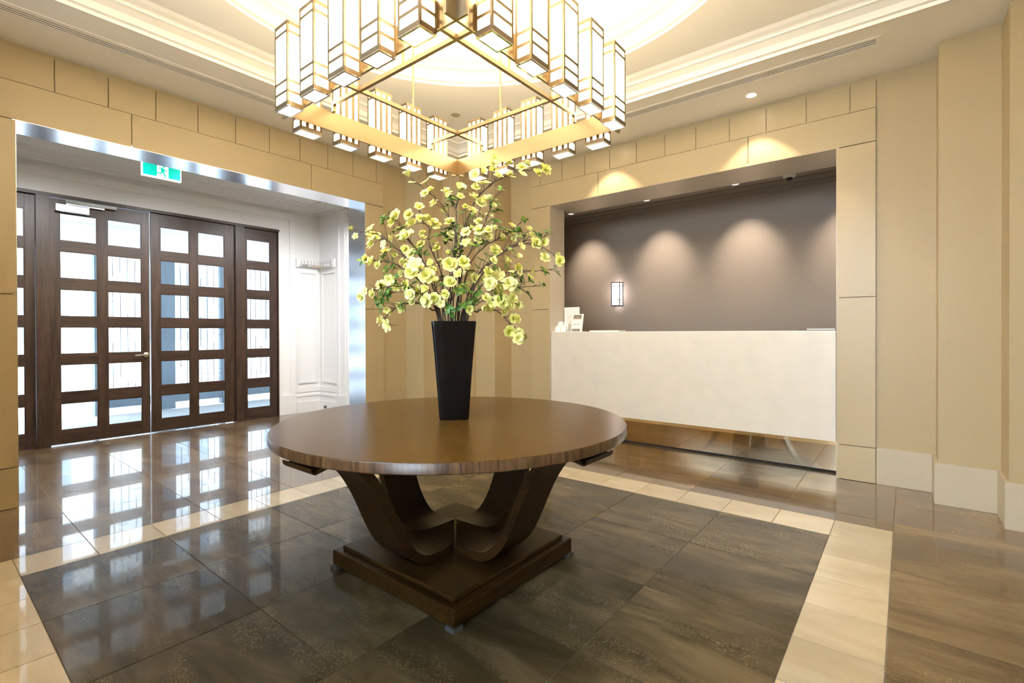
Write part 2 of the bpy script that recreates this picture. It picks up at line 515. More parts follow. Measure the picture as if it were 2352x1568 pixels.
for nm, a, b2, lab in (
        ('left_a', (1.622, W, 0), (1.935, W + .03, .28), 'tall beige baseboard between the entrance and the corner pier'),
        ('left_b', (-1.98, W, 0), (-1.622, W + .03, .28), 'tall beige baseboard left of the entrance opening'),
        ('right_a', (W, 1.634, 0), (W + .03, 1.935, .28), 'tall beige baseboard between the reception opening and the flowers'),
        ('right_b', (W, -1.996, 0), (W + .03, -1.669, .28), 'tall beige baseboard right of the reception opening')):
    tag(MB().box(a, b2).build('baseboard_' + nm, M['base'], bevel=.003), lab, 'baseboard', kind='structure')

# ---- reveal linings
o = MB().box((LO[0], W + .002, LZ), (LO[1], 3.16, LZ + .019)).box((LO[0] - .019, W + .002, 0), (LO[0], 3.16, LZ + .019)).box((LO[1], W + .002, 0), (LO[1] + .019, 3.16, LZ + .019)).build('trim_1', M['steel'])
tag(o, 'brushed steel lining of the entrance opening', 'trim', kind='structure')
M['reveal'] = grainy('cream_reveal_paint', (0.60, 0.53, 0.43), 0.25, 0.01, 90)
o = MB().box((W + .002, RO[0], RZ), (3.33, RO[1], RZ + .019)).box((W + .002, RO[0] - .019, 0), (3.148, RO[0], RZ + .019)).box((W + .002, RO[1], 0), (3.148, RO[1] + .019, RZ + .019)).build('trim_2', M['reveal'])
tag(o, 'smooth cream lining of the reception opening', 'trim', kind='structure')

# ---- ceiling
cb = MB()
T = 2.08
cb.box((-3.1, CY + T, H), (3.1, 3.12, H + .25)).box((-3.1, -3.1, H), (3.1, CY - T, H + .25))
cb.box((-3.1, CY - T, H), (CX - T, CY + T, H + .25)).box((CX + T, CY - T, H), (3.1, CY + T, H + .25))
ceiling = cb.build('ceiling', M['ceil'])
tag(ceiling, 'cream tray ceiling with a lit round dome', 'ceiling', kind='structure')
prof = [(2.081, 3.14), (2.08, 3.150), (2.078, 3.162), (2.052, 3.166), (2.05, 3.172), (2.03, 3.200), (1.985, 3.222), (1.968, 3.226), (1.966, 3.236), (1.955, 3.244), (1.92, 3.255), (1.89, 3.270)]
mb = MB()
k = len(prof)
for h, z in [(h, z) for h, z in prof]:
    mb.v += [(CX - h, CY - h, z), (CX + h, CY - h, z), (CX + h, CY + h, z), (CX - h, CY + h, z)]
for i in range(k - 1):
    for j in range(4):
        q = (j + 1) % 4
        mb.f.append((i * 4 + j, i * 4 + q, i * 4 + 4 + q, i * 4 + 4 + j))
mb.build('tray_cornice', M['ceil'], ceiling)
RC, ZT = 1.605, 3.270
mb = MB()
sg = 96
for j in range(sg):
    a = 2 * math.pi * (j + .5) / sg
    c, s = math.cos(a), math.sin(a)
    t = 1.9 / max(abs(c), abs(s))
    mb.v += [(CX + RC * c, CY + RC * s, ZT), (CX + t * c, CY + t * s, ZT), (CX + RC * c, CY + RC * s, ZT + .02), (CX + t * c, CY + t * s, ZT + .02)]
for j in range(sg):
    q = (j + 1) % sg
    mb.f += [(4 * j, 4 * j + 1, 4 * q + 1, 4 * q), (4 * j + 2, 4 * q + 2, 4 * q + 3, 4 * j + 3)]
mb.build('tray_panel', M['ceil'], ceiling)
MB().lathe([(RC + .002, 3.268), (RC, 3.284), (1.575, 3.287), (1.57, 3.292), (1.545, 3.318), (1.49, 3.342), (1.47, 3.345), (1.468, 3.354), (1.44, 3.366), (1.40, 3.375), (1.395, 3.40), (1.41, 3.40), (1.42, 3.385), (1.60, 3.385), (1.62, 3.30)], 96, (CX, CY, 0)).build('dome_moulding', M['ceil'], ceiling, smooth=True)
dp = [(1.60, 3.36)] + [(1.60 * math.cos(t), 3.39 + .55 * math.sin(t)) for t in [R(90) * i / 14 for i in range(15)]]
MB().lathe(dp, 96, (CX, CY, 0)).build('dome', M['dome'], ceiling, smooth=True)
MB().lathe([(1.52 + .012 * math.cos(t), 3.40 + .012 * math.sin(t)) for t in [2 * math.pi * i / 6 for i in range(6)]], 64, (CX, CY, 0), True).build('cove_light_strip', M['cove'], ceiling)
mb = MB().box((-3.1, -3.1, 4.0), (3.1, 3.15, 4.05))
mb.build('roof_slab', M['ceil'], ceiling)

# ------------------------------------------------------------------ reception alcove behind the counter
XB = 4.27
o = MB().box((XB, -2.7, 0), (XB + .1, 2.9, 2.9)).build('wall_reception', M['taupe'])
tag(o, 'taupe textured wall behind the reception counter', 'wall', kind='structure')
o = MB().box((3.15, 2.8, 0), (XB + .1, 2.9, 2.9)).box((3.15, -2.7, 0), (XB + .1, -2.6, 2.9)).build('wall_reception_sides', M['taupe'])
tag(o, 'taupe side walls of the reception alcove', 'wall', kind='structure')
rc = MB().box((3.15, -2.7, 2.75), (XB + .1, 2.9, 2.95)).box((3.148, -2.7, RZ + .02), (3.33, 2.9, 2.76)).build('ceiling_reception', M['rceil'])
tag(rc, 'dark taupe ceiling above the reception desk', 'ceiling', kind='structure')
for x0, lab in ((3.86, 'dark slot air grille in the reception ceiling nearer the counter'), (4.06, 'dark slot air grille in the reception ceiling along the back wall')):
    e = empty('ceiling_slot_grille', (x0, 0, 2.75))
    tag(e, lab, 'air grille', 'slot grilles in the reception ceiling')
    bx('backing', (x0, -2.55, 2.747), (x0 + .15, 2.75, 2.7498), M['black'], e)
    for q in range(5):
        xx = x0 + .034 * q
        bx('slat', (xx, -2.55, 2.738), (xx + .014, 2.75, 2.747), M['rceil'], e)

# ---- reception counter
e = empty('reception_counter', (2.85, 0, 0))
tag(e, 'long cream stone reception counter with mirrored kick plate', 'counter')
bx('front_panel', (2.852, RO[0] + .004, .287), (2.90, RO[1] - .004, 1.178), M['counter'], e, bevel=.002)
bx('worktop', (2.855, RO[0] + .004, 1.1785), (3.40, RO[1] - .004, 1.184), M['acrylic'], e)
bx('kick_plate', (2.985, RO[0] + .004, .022), (3.02, RO[1] - .004, .285), M['kick'], e)
bx('plinth', (2.995, RO[0] + .004, 0.0005), (3.4, RO[1] - .004, .0215), M['black'], e)
bx('carcass', (3.022, RO[0] + .004, .022), (3.38, RO[1] - .004, 1.178), M['taupe'], e)
bx('underside', (2.90, RO[0] + .004, .287), (3.02, RO[1] - .004, .30), M['reveal'], e)

# ------------------------------------------------------------------ entrance porch
YD = 5.12
o = MB().box((1.49, 5.15, 0), (2.25, 5.3, 3.1)).box((-2.25, 5.15, 0), (-1.52, 5.3, 3.1)).box((-1.52, 5.15, 2.64), (1.49, 5.3, 3.1)).build('wall_entrance', M['white'])
wall_ent = tag(o, 'white panelled wall around the wooden entrance doors', 'wall', kind='structure')
o = MB().box((2.145, 3.15, 0), (2.25, 5.15, 3.1)).build('wall_porch_right', M['white'])
wall_pr = tag(o, 'white panelled side wall of the entrance porch', 'wall', kind='structure')
o = MB().box((-2.25, 3.15, 0), (-2.145, 5.15, 3.1)).build('wall_porch_left', M['white'])
tag(o, 'white side wall at the hidden end of the porch', 'wall', kind='structure')
pc = MB().box((-2.25, 3.15, 3.03), (2.25, 5.3, 3.15)).build('ceiling_porch', M['white'])
tag(pc, 'white porch ceiling with stepped cornice', 'ceiling', kind='structure')
for q, (d, z) in enumerate(((.30, 3.012), (.24, 2.994), (.19, 2.976), (.08, 2.955))):
    mb = MB()
    mb.box((-2.145, 5.15 - d, z), (2.145, 5.15, 3.03)).box((2.145 - d, 3.15, z), (2.145, 5.15 - d, 3.03)).box((-2.145, 3.15, z), (-2.145 + d, 5.15 - d, 3.03)).box((-2.145 + d, 3.15, z), (2.145 - d, 3.15 + d, 3.03))
    mb.build('cornice_step', M['white'], pc)
def frame_y(par, x0, x1, z0, z1, wd, y0, y1, nm='panel_moulding', mt=None):
    mt = mt or M['white']
    mb = MB().box((x0, y0, z0), (x0 + wd, y1, z1)).box((x1 - wd, y0, z0), (x1, y1, z1)).box((x0 + wd, y0, z0), (x1 - wd, y1, z0 + wd)).box((x0 + wd, y0, z1 - wd), (x1 - wd, y1, z1))
    return mb.build(nm, mt, par)
def frame_x(par, y0, y1, z0, z1, wd, x0, x1, nm='panel_moulding', mt=None):
    mt = mt or M['white']
    mb = MB().box((x0, y0, z0), (x1, y0 + wd, z1)).box((x0, y1 - wd, z0), (x1, y1, z1)).box((x0, y0 + wd, z0), (x1, y1 - wd, z0 + wd)).box((x0, y0 + wd, z1 - wd), (x1, y1 - wd, z1))
    return mb.build(nm, mt, par)
# casing round the doors: stepped architrave
ca = MB()
for d, w0, w1 in ((.030, 0.0, .055), (.018, .055, .175), (.034, .175, .262)):
    ca.box((1.492 + w0, 5.15 - d, .28), (1.492 + w1, 5.15, 2.64 + w1))
    ca.box((-1.522 - w1, 5.15 - d, .28), (-1.522 - w0, 5.15, 2.64 + w1))
    ca.box((-1.522 - w0, 5.15 - d, 2.64 + w0), (1.492 + w0, 5.15, 2.64 + w1))
ca.build('door_casing', M['white'], wall_ent)
bx('casing_block', (1.492, 5.108, 0), (1.756, 5.15, .279), M['white'], wall_ent, bevel=.003)
bx('casing_block', (-1.786, 5.108, 0), (-1.522, 5.15, .279), M['white'], wall_ent, bevel=.003)
frame_y(wall_ent, 1.80, 2.10, .43, 2.10, .03, 5.135, 5.15)
for z0, z1, d in ((0, .16, .03), (.16, .235, .02), (.235, .262, .028), (.30, .37, .012)):
    bx('skirting_board', (1.756, 5.15 - d, z0), (2.145 - d, 5.15, z1), M['white'], wall_ent)
    bx('skirting_board', (2.145 - d, 4.63, z0), (2.145, 5.15, z1), M['white'], wall_pr)
frame_x(wall_pr, 4.68, 5.08, .43, 2.10, .03, 2.13, 2.145)
pil = MB().box((2.113, 4.36, 0), (2.145, 4.63, 2.95))
pil.box((2.10, 4.36, 0), (2.113, 4.63, .28)).box((2.10, 4.40, .28), (2.113, 4.44, 2.9)).box((2.10, 4.55, .28), (2.113, 4.59, 2.9))
pil.build('pilaster', M['white'], wall_pr)
# corner coat rail
e = empty('coat_rail', (2.145, 5.15, 2.15))
tag(e, 'white corner coat rail with chrome pegs on the porch wall', 'coat rail')
mb = MB().box((1.765, 5.118, 2.150), (2.143, 5.149, 2.275)).box((2.113, 4.70, 2.150), (2.144, 5.118, 2.275))
mb.build('back_board', M['white'], e, loc=-e.location, bevel=.002)
mb = MB().box((1.80, 5.085, 2.165), (2.113, 5.117, 2.20)).box((2.08, 4.74, 2.165), (2.112, 5.085, 2.20))
mb.build('rail', M['chrome'], e, loc=-e.location)
peg = MB().tube([(0, 0, 0), (0, 0, .055)], .004, 6).mesh('peg', M['chrome'])
for q in range(6):
    place('peg', peg, e, Vector((1.83 + .05 * q, 5.10, 2.198)) - e.location)
for q in range(7):
    place('peg', peg, e, Vector((2.095, 4.76 + .047 * q, 2.198)) - e.location)
# socket
e = empty('wall_socket', (2.114, 4.945, .05))
tag(e, 'small chrome power socket on the porch skirting', 'socket')
bx('plate', (2.109, 4.90, .03), (2.1145, 4.99, .10), M['chrome'], e, bevel=.001)
for q in (4.925, 4.965):
    bx('switch', (2.106, q - .012, .05), (2.109, q + .012, .085), M['blackplastic'], e)

# ---- doors
ROWS = [(2.454, 2.162), (2.052, 1.765), (1.650, 1.361), (1.251, .961), (.852, .556), (.439, .155)]
def leaf(name, x0, x1, cols, z0, z1, y0, y1, lab):
    e = empty(name, (x0, (y0 + y1) / 2, 0))
    tag(e, lab, 'door' if name.startswith('door') else 'window', kind='structure')
    edges = [x0] + [q for c in cols for q in c] + [x1]
    for i in range(0, len(edges), 2):
        nm = 'stile' if i in (0, len(edges) - 2) else 'mullion'
        bx(nm, (edges[i], y0, z0), (edges[i + 1], y1, z1), M['door_v'], e, bevel=.002)
    for c0, c1 in cols:
        zz = [z1] + [q for r in ROWS for q in r] + [z0]
        for i in range(0, len(zz), 2):
            bx('rail', (c0, y0 + .001, zz[i + 1]), (c1, y1 - .001, zz[i]), M['door_h'], e)
        for zt, zb in ROWS:
            bx('pane', (c0, (y0 + y1) / 2 - .003, zb), (c1, (y0 + y1) / 2 + .003, zt), M['glass'], e)
            mb = MB()
            bd = .008
            for a, b2 in (((c0, 0, zb), (c0 + bd, 0, zt)), ((c1 - bd, 0, zb), (c1, 0, zt)), ((c0 + bd, 0, zb), (c1 - bd, 0, zb + bd)), ((c0 + bd, 0, zt - bd), (c1 - bd, 0, zt))):
                mb.box((a[0], y0 + .006, a[2]), (b2[0], (y0 + y1) / 2 - .0035, b2[2]))
            mb.build('glazing_bead', M['door_v'], e, loc=-e.location)
    return e
d1 = leaf('door_1', -.893, -.031, [(-.817, -.508), (-.420, -.108)], .012, 2.600, 5.10, 5.145, 'dark oak glazed door leaf with lever handle and closer')
d2 = leaf('door_2', -.018, .905, [(.076, .384), (.476, .786)], .012, 2.606, 5.10, 5.145, 'dark oak glazed door leaf beside the right sidelight')
w1 = leaf('window_1', 1.022, 1.478, [(1.066, 1.380)], .03, 2.606, 5.11, 5.15, 'narrow dark oak sidelight right of the doors')
w2 = leaf('window_2', -1.512, -1.003, [(-1.413, -1.080)], .03, 2.606, 5.11, 5.15, 'narrow dark oak sidelight left of the doors')
fr = MB().box((-1.0, 5.065, 0), (-.897, 5.17, 2.606)).box((.909, 5.065, 0), (1.018, 5.17, 2.606)).box((-1.52, 5.065, 2.607), (1.49, 5.17, 2.64)).box((1.479, 5.09, 0), (1.49, 5.17, 2.606)).box((-1.52, 5.09, 0), (-1.513, 5.17, 2.606)).box((1.019, 5.10, 0), (1.478, 5.17, .029)).box((-1.512, 5.10, 0), (-1.001, 5.17, .029)).build('trim_3', M['door_v'])
tag(fr, 'dark oak door frame with posts and head', 'trim', kind='structure')
# lever handle and closer belong to the left leaf
hb = empty('unused')
bpy.data.objects.remove(hb)
hd = MB().lathe([(0.0001, 0), (.029, 0), (.029, .008), (.012, .012), (.012, .045), (.0001, .045)], 20)
hm = hd.mesh('lever_handle', M['chrome'], smooth=True)
ho = place('lever_handle', hm, d1, Vector((-.070, 5.0995, .93)) - d1.location, rot=(R(90), 0, 0))
MB().tube([(0, 0, .040), (-.02, 0, .043), (-.115, -.004, .043)], [.009, .009, .007], 10).build('lever', M['chrome'], ho, smooth=True)
cl = bx('door_closer', (-.855, 5.045, 2.462), (-.58, 5.099, 2.540), M['steel'], d1, bevel=.004)
bx('closer_rail', (-.775, 5.050, 2.560), (-.345, 5.099, 2.597), M['chrome'], d1, bevel=.002)
bx('closer_arm', (-.77, 5.060, 2.542), (-.45, 5.075, 2.558), M['steel'], d1)

# ---- exit sign hanging from the porch ceiling
e = empty('exit_sign', (-.306, 3.70, 2.655))
tag(e, 'green and white running man exit sign on the porch ceiling', 'sign')
ys0 = 3.70
bx('housing', (-.455, ys0 - .012, 2.655), (-.135, ys0 + .02, 2.815), M['exitwhite'], e, bevel=.002)
bx('hanger', (-.32, ys0 - .006, 2.815), (-.28, ys0 + .01, 3.03), M['acrylic'], e)
yf = ys0 - .0135
gl_ = M['green']
def sgn(nm, poly):
    return MB().extrude(poly, lambda u, v, t: (u, t, v), yf, ys0 - .0121).build(nm, gl_, e, loc=-e.location)
sgn('green_field', [(-.446, 2.668), (-.345, 2.668), (-.336, 2.678), (-.336, 2.806), (-.446, 2.806)])
sgn('green_field', [(-.243, 2.668), (-.144, 2.668), (-.144, 2.806), (-.243, 2.806)])
man = MB()
def seg(a, b2, wd):
    a, b2 = Vector((a[0], a[1])), Vector((b2[0], b2[1]))
    d = (b2 - a).normalized(); p = Vector((-d.y, d.x)) * wd * .62
    man.extrude([tuple(a - p), tuple(b2 - p), tuple(b2 + p), tuple(a + p)], lambda u, v, t: (u, t, v), yf, ys0 - .0121)
ox, oz = -.292, 2.668
seg((ox + .000, oz + .086), (ox + .002, oz + .05), .022)
seg((ox + .004, oz + .054), (ox + .026, oz + .016), .009)
seg((ox + .026, oz + .016), (ox + .020, oz + .004), .008)
seg((ox + .000, oz + .054), (ox - .012, oz + .034), .010)
seg((ox - .012, oz + .034), (ox - .044, oz + .036), .008)
seg((ox + .006, oz + .084), (ox + .026, oz + .066), .007)
seg((ox + .026, oz + .066), (ox + .042, oz + .066), .006)
seg((ox - .004, oz + .086), (ox - .022, oz + .086), .007)
seg((ox - .022, oz + .086), (ox - .032, oz + .074), .006)
man.extrude([(ox + .010 + .011 * math.cos(t), oz + .104 + .011 * math.sin(t)) for t in [2 * math.pi * q / 14 for q in range(14)]], lambda u, v, t: (u, t, v), yf, ys0 - .0121)
man.build('running_figure', gl_, e, loc=-e.location)

# ------------------------------------------------------------------ vestibule beyond the doors
o = MB().box((-3.2, 5.16, -.12), (3.2, 7.1, -.002)).build('floor_vestibule', M['mat'])
tag(o, 'grey ribbed entrance mat in the vestibule beyond the doors', 'floor', kind='structure')
o = MB().box((-40, 7.1, -.2), (40, 60, -.02)).build('ground_street', M['pave'])
tag(o, 'bright pavement outside the entrance', 'ground', kind='structure')
o = MB().box((-40, -30, -.2), (-3.1, 7.1, -.02)).build('ground_light_blocker', M['pave'])  # unseen ground, added to cut cool light reaching the ceiling from below
tag(o, 'unseen ground added to cut light rising through the back windows', 'ground', kind='structure')
o = MB().box((-3.2, 5.3, 2.72), (3.2, 7.35, 2.85)).build('ceiling_vestibule', M['white'])
tag(o, 'white ceiling of the vestibule beyond the doors', 'ceiling', kind='structure')
o = MB().box((-3.2, 7.15, 2.38), (3.2, 7.30, 2.72)).build('trim_4', M['white'])
tag(o, 'white fascia above the leaded windows outside', 'trim', kind='structure')
o = MB().box((2.9, 5.3, 0), (3.2, 7.3, 2.72)).box((-3.2, 5.3, 0), (-2.9, 7.3, 2.72)).build('wall_vestibule', M['white'])
tag(o, 'white side walls of the vestibule', 'wall', kind='structure')
for x0, x1, lab in ((.60, .83, 'wide slate blue post between leaded windows'), (-.155, -.112, 'thin slate blue post left of the leaded windows'), (1.505, 1.555, 'thin slate blue post right of the leaded windows')):
    e = tag(MB().box((x0, 7.12, 0), (x1, 7.28, 2.38)).build('window_post', M['slate'], bevel=.006), lab, 'post', 'posts of the vestibule windows')
def leadlight(x0, x1, lab):
    e = empty('leaded_window', (x0, 7.2, .12))
    tag(e, lab, 'window', 'leaded windows of the vestibule')
    bx('sill', (x0, 7.13, .10), (x1, 7.27, .235), M['slate'], e, bevel=.004)
    bx('pane', (x0, 7.198, .235), (x1, 7.202, 2.38), M['glass'], e)
    mb = MB()
    rr = random.Random(int(x0 * 100) + 5)
    t = .0045
    nx = max(3, int((x1 - x0) / .085))
    for i in range(1, nx):
        x = x0 + (x1 - x0) * i / nx
        z = .235
        while z < 2.36:
            h = rr.choice((.12, .2, .3))
            if rr.random() < .75:
                mb.box((x - t / 2, 7.19, z), (x + t / 2, 7.21, min(2.38, z + h)))
            z += h
    for q in range(26):
        z = .26 + q * .082
        i = rr.randrange(0, nx - 1)
        k2 = rr.choice((1, 2, 3))
        xa = x0 + (x1 - x0) * i / nx
        xb = min(x1, x0 + (x1 - x0) * (i + k2) / nx)
        mb.box((xa, 7.19, z - t / 2), (xb, 7.21, z + t / 2))
    mb.build('lead_came', M['lead'], e, loc=-e.location)
leadlight(-.11, .60, 'leaded glass window seen through the left door leaf')
leadlight(.83, 1.505, 'leaded glass window seen through the right door leaf')
leadlight(1.555, 2.89, 'leaded glass window seen through the right sidelight')
bl = empty('street_building', (0, 16, 0))
tag(bl, 'pale building across the street seen through the entrance glass', 'building')
bx('facade', (-30, 16, -.02), (34, 16.6, 12), M['pave'], bl)
for k2 in range(14):
    for z0 in (1.0, 4.6, 8.2):
        x0 = -21 + 3.4 * k2
        bx('window', (x0, 15.97, z0), (x0 + 1.6, 16.02, z0 + 2.2), M['slate'], bl)

# ------------------------------------------------------------------ round table
TC = Vector((-.075, -.038, 0))
tb = empty('round_table', TC)
tag(tb, 'large round walnut pedestal table on a square plinth', 'table')
TR, TZ = .862, .735
MB().lathe([(.0001, .690), (TR - .012, .690), (TR - .004, .694), (TR - .004, .726), (.0001, .726)], 128).build('tabletop', M['walnut_y'], tb, smooth=True)
MB().lathe([(TR - .004, .692), (TR, .696), (TR, .729), (TR - .003, .7335), (TR - .03, .7335), (TR - .03, .726)], 160).build('edge_band', M['walnut_edge'], tb, smooth=True)
ns = 8
sec = MB()
st = [(-math.pi / ns + 2 * math.pi / ns * i / 16) for i in range(17)]
rt = TR - .0032
sec.prism([(0, 0)] + [(rt * math.cos(a), rt * math.sin(a)) for a in st], .7262, TZ)
secm = sec.mesh('veneer_sector', M['walnut_top'])
for i in range(ns):
    place('veneer_sector', secm, tb, (0, 0, 0), (0, 0, 2 * math.pi * i / ns + R(22)))
lo = [(.012, .168), (.05, .148), (.10, .128), (.16, .116), (.22, .113), (.29, .122), (.355, .158), (.415, .225), (.465, .315), (.510, .415), (.555, .505), (.61, .585), (.68, .640), (.755, .662), (.80, .655), (.825, .650), (.838, .662), (.84, .676)]
lc = catmull([(a, b2, 0) for a, b2 in lo], 3)
low, upp = [], []
for i, p in enumerate(lc):
    t = (lc[min(i + 1, len(lc) - 1)] - lc[max(i - 1, 0)]).normalized()
    nn = Vector((-t.y, t.x, 0))
    th = .040 if p.x < .74 else .040 * max(.12, (.845 - p.x) / .105)
    q = p + nn * th
    low.append((p.x, p.y)); upp.append((q.x, min(q.y, .689)))
lm = MB()
hw = .108
k = len(low)
for (a, b2), (c, d) in zip(low, upp):
    h1, h2 = min(hw, max(.004, a - .008)), min(hw, max(.004, c - .008))
    lm.v += [(a, -h1, b2), (a, h1, b2), (c, h2, d), (c, -h2, d)]
for i in range(k - 1):
    for j in range(4):
        q = (j + 1) % 4
        lm.f.append((4 * i + j, 4 * i + q, 4 * i + 4 + q, 4 * i + 4 + j))
lm.f += [(0, 1, 2, 3), (4 * k - 4, 4 * k - 3, 4 * k - 2, 4 * k - 1)]
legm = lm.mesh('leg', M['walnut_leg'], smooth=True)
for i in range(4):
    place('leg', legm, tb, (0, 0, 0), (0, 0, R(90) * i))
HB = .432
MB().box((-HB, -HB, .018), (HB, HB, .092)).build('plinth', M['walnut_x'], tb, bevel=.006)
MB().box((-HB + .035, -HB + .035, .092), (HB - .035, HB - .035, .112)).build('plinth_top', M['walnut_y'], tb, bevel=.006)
ft = MB().box((-.025, -.025, 0), (.025, .025, .018)).mesh('foot_pad', mat('grey_foot_pad', (.13, .135, .14), .4, .6))
for sx in (-1, 1):
    for sy in (-1, 1):
        place('foot_pad', ft, tb, (sx * (HB - .018), sy * (HB - .018), .0003))

# ------------------------------------------------------------------ vase
ANG = R(45.8)
vz = TZ
VC = Vector((TC.x + .01, TC.y + .015, vz))
ve = empty('vase', VC, ANG)
tag(ve, 'tall tapered square black glazed vase on the round table', 'vase')
def rsq(h, rad, seg=5):
    out = []
    for cx_, cy_, a0 in ((h - rad, h - rad, 0), (-h + rad, h - rad, 90), (-h + rad, -h + rad, 180), (h - rad, -h + rad, 270)):
        for i in range(seg + 1):
            a = R(a0 + 90 * i / seg)
            out.append((cx_ + rad * math.cos(a), cy_ + rad * math.sin(a)))
    return out
vp = [(.0, .060), (.001, .0705), (.012, .0745), (.14, .083), (.32, .0965), (.46, .1085), (.49, .1115), (.498, .110), (.4985, .102), (.49, .100), (.30, .085), (.02, .062)]
mb = MB()
L0 = len(rsq(.07, .02))
for z, h in vp:
    mb.v += [(x, y, z) for x, y in rsq(h, max(.010, h * .11))]
for i in range(len(vp) - 1):
    for j in range(L0):
        q = (j + 1) % L0
        mb.f.append((i * L0 + j, i * L0 + q, (i + 1) * L0 + q, (i + 1) * L0 + j))
mb.f.append(tuple(range(L0)))
mb.f.append(tuple((len(vp) - 1) * L0 + j for j in range(L0)))
mb.build('vase_body', M['vase'], ve, smooth=True)

# ------------------------------------------------------------------ flowering branches
KS = 2.53 / 1122.69 / 3.409
def P3(x, y, d=0.0):
    """drawn elevation of the arrangement (units of the drawing) -> metres, d metres away from the viewer"""
    u_ = (x / 3.409 + 780 - 1176) / 1122.69
    v_ = (769.53 - (y / 3.409 + 340)) / 1122.69
    dd = 2.53 + d
    return CAM + FWD * dd + RIGHT * (u_ * dd) + UP * (v_ * dd)
BR = [
 ('longest branch arching to the upper right under the chandelier', [(925,1360),(940,1000),(960,680),(1050,440),(1150,315),(1290,225),(1430,175),(1600,180)], (.0,.03,.05,.06,.05,.03,.0,-.02), .0075),
 ('branch arching to the upper left towards the chandelier', [(850,1360),(885,950),(915,720),(870,560),(780,420),(660,315),(550,235)], (.0,.04,.08,.1,.1,.1,.1), .006),
 ('branch with a short upright tip above the left cluster', [(810,1360),(800,1000),(700,740),(705,640),(640,560),(625,480)], (0,.03,.05,.05,.05,.05), .005),
 ('branch rising to a rounded double blossom at the left', [(800,1360),(700,980),(600,800),(520,690),(470,600),(445,545)], (0,.0,.0,-.02,-.03,-.04), .005),
 ('leftmost long branch with a bare forked tip', [(790,1360),(640,1000),(480,820),(330,690),(200,655),(110,645)], (0,.02,.04,.05,.06,.07), .006),
 ('branch spreading left below the forked one', [(785,1360),(640,1060),(480,930),(380,890),(290,880),(190,885)], (0,-.04,-.08,-.1,-.11,-.12), .005),
 ('low branch reaching left over the vase', [(780,1360),(680,1160),(560,1090),(420,1080),(290,1110),(170,1160)], (0,-.05,-.1,-.13,-.14,-.14), .0055),
 ('drooping branch bending down on the left', [(775,1350),(720,1260),(620,1215),(500,1220),(420,1265),(350,1345),(375,1380)], (0,-.02,-.05,-.07,-.08,-.09,-.09), .0055),
 ('straight central branch topped by an open blossom', [(870,1360),(885,1000),(905,700),(915,480),(938,345)], (0,.02,.05,.06,.07), .006),
 ('upright branch right of centre ending in a leafy tip', [(905,1360),(960,960),(1080,700),(1160,520),(1210,380),(1260,325)], (0,-.03,-.05,-.05,-.04,-.04), .005),
 ('branch leaning right behind the dense middle', [(930,1360),(1000,960),(1120,780),(1260,700),(1370,620),(1445,560)], (0,.06,.12,.15,.17,.18), .0055),
 ('long right branch ending in a thin leafy twig', [(955,1360),(1060,1040),(1220,850),(1380,750),(1520,715),(1650,680)], (0,.03,.05,.05,.05,.05), .006),
 ('right branch curving down to paired blossoms at its tip', [(965,1360),(1100,1010),(1260,830),(1430,750),(1580,775),(1680,840),(1725,885)], (0,-.04,-.08,-.1,-.1,-.1,-.1), .006),
 ('thin right branch with four leaf clusters', [(975,1360),(1100,1090),(1260,990),(1420,965),(1560,960),(1690,950)], (0,.02,.05,.07,.08,.08), .0045),
 ('short thin right branch below the leafy one', [(985,1360),(1120,1160),(1260,1100),(1420,1085),(1580,1080)], (0,.03,.06,.09,.1), .0045),
 ('drooping branch bending down on the right', [(1000,1350),(1080,1280),(1180,1262),(1260,1290),(1320,1360),(1380,1420),(1400,1485)], (0,-.02,-.05,-.07,-.08,-.08,-.08), .0055),
 ('front branch leaning right over the vase rim', [(945,1360),(1020,1190),(1100,1090),(1180,1050),(1330,1065)], (0,-.07,-.13,-.16,-.17), .005),
 ('front branch leaning left over the vase rim', [(830,1360),(790,1180),(730,1060),(660,990),(595,925)], (0,-.07,-.13,-.16,-.17), .005),
 ('front branch standing in the middle of the bunch', [(875,1360),(870,1180),(865,1030),(880,920),(970,895)], (0,-.06,-.1,-.12,-.13), .005),
 ('lowest right branch with pale hanging blossoms', [(965,1360),(1060,1230),(1150,1195),(1270,1190),(1400,1230)], (0,-.06,-.1,-.12,-.12), .005),
 ('low left inner branch with crowded blossoms', [(800,1360),(740,1230),(660,1150),(560,1130),(400,1120)], (0,-.06,-.09,-.11,-.11), .005),
 ('branch with dark leaves in the upper middle', [(885,1360),(925,900),(985,700),(1080,560),(1100,440),(1050,395)], (0,.02,.03,.02,.01,.0), .005),
]
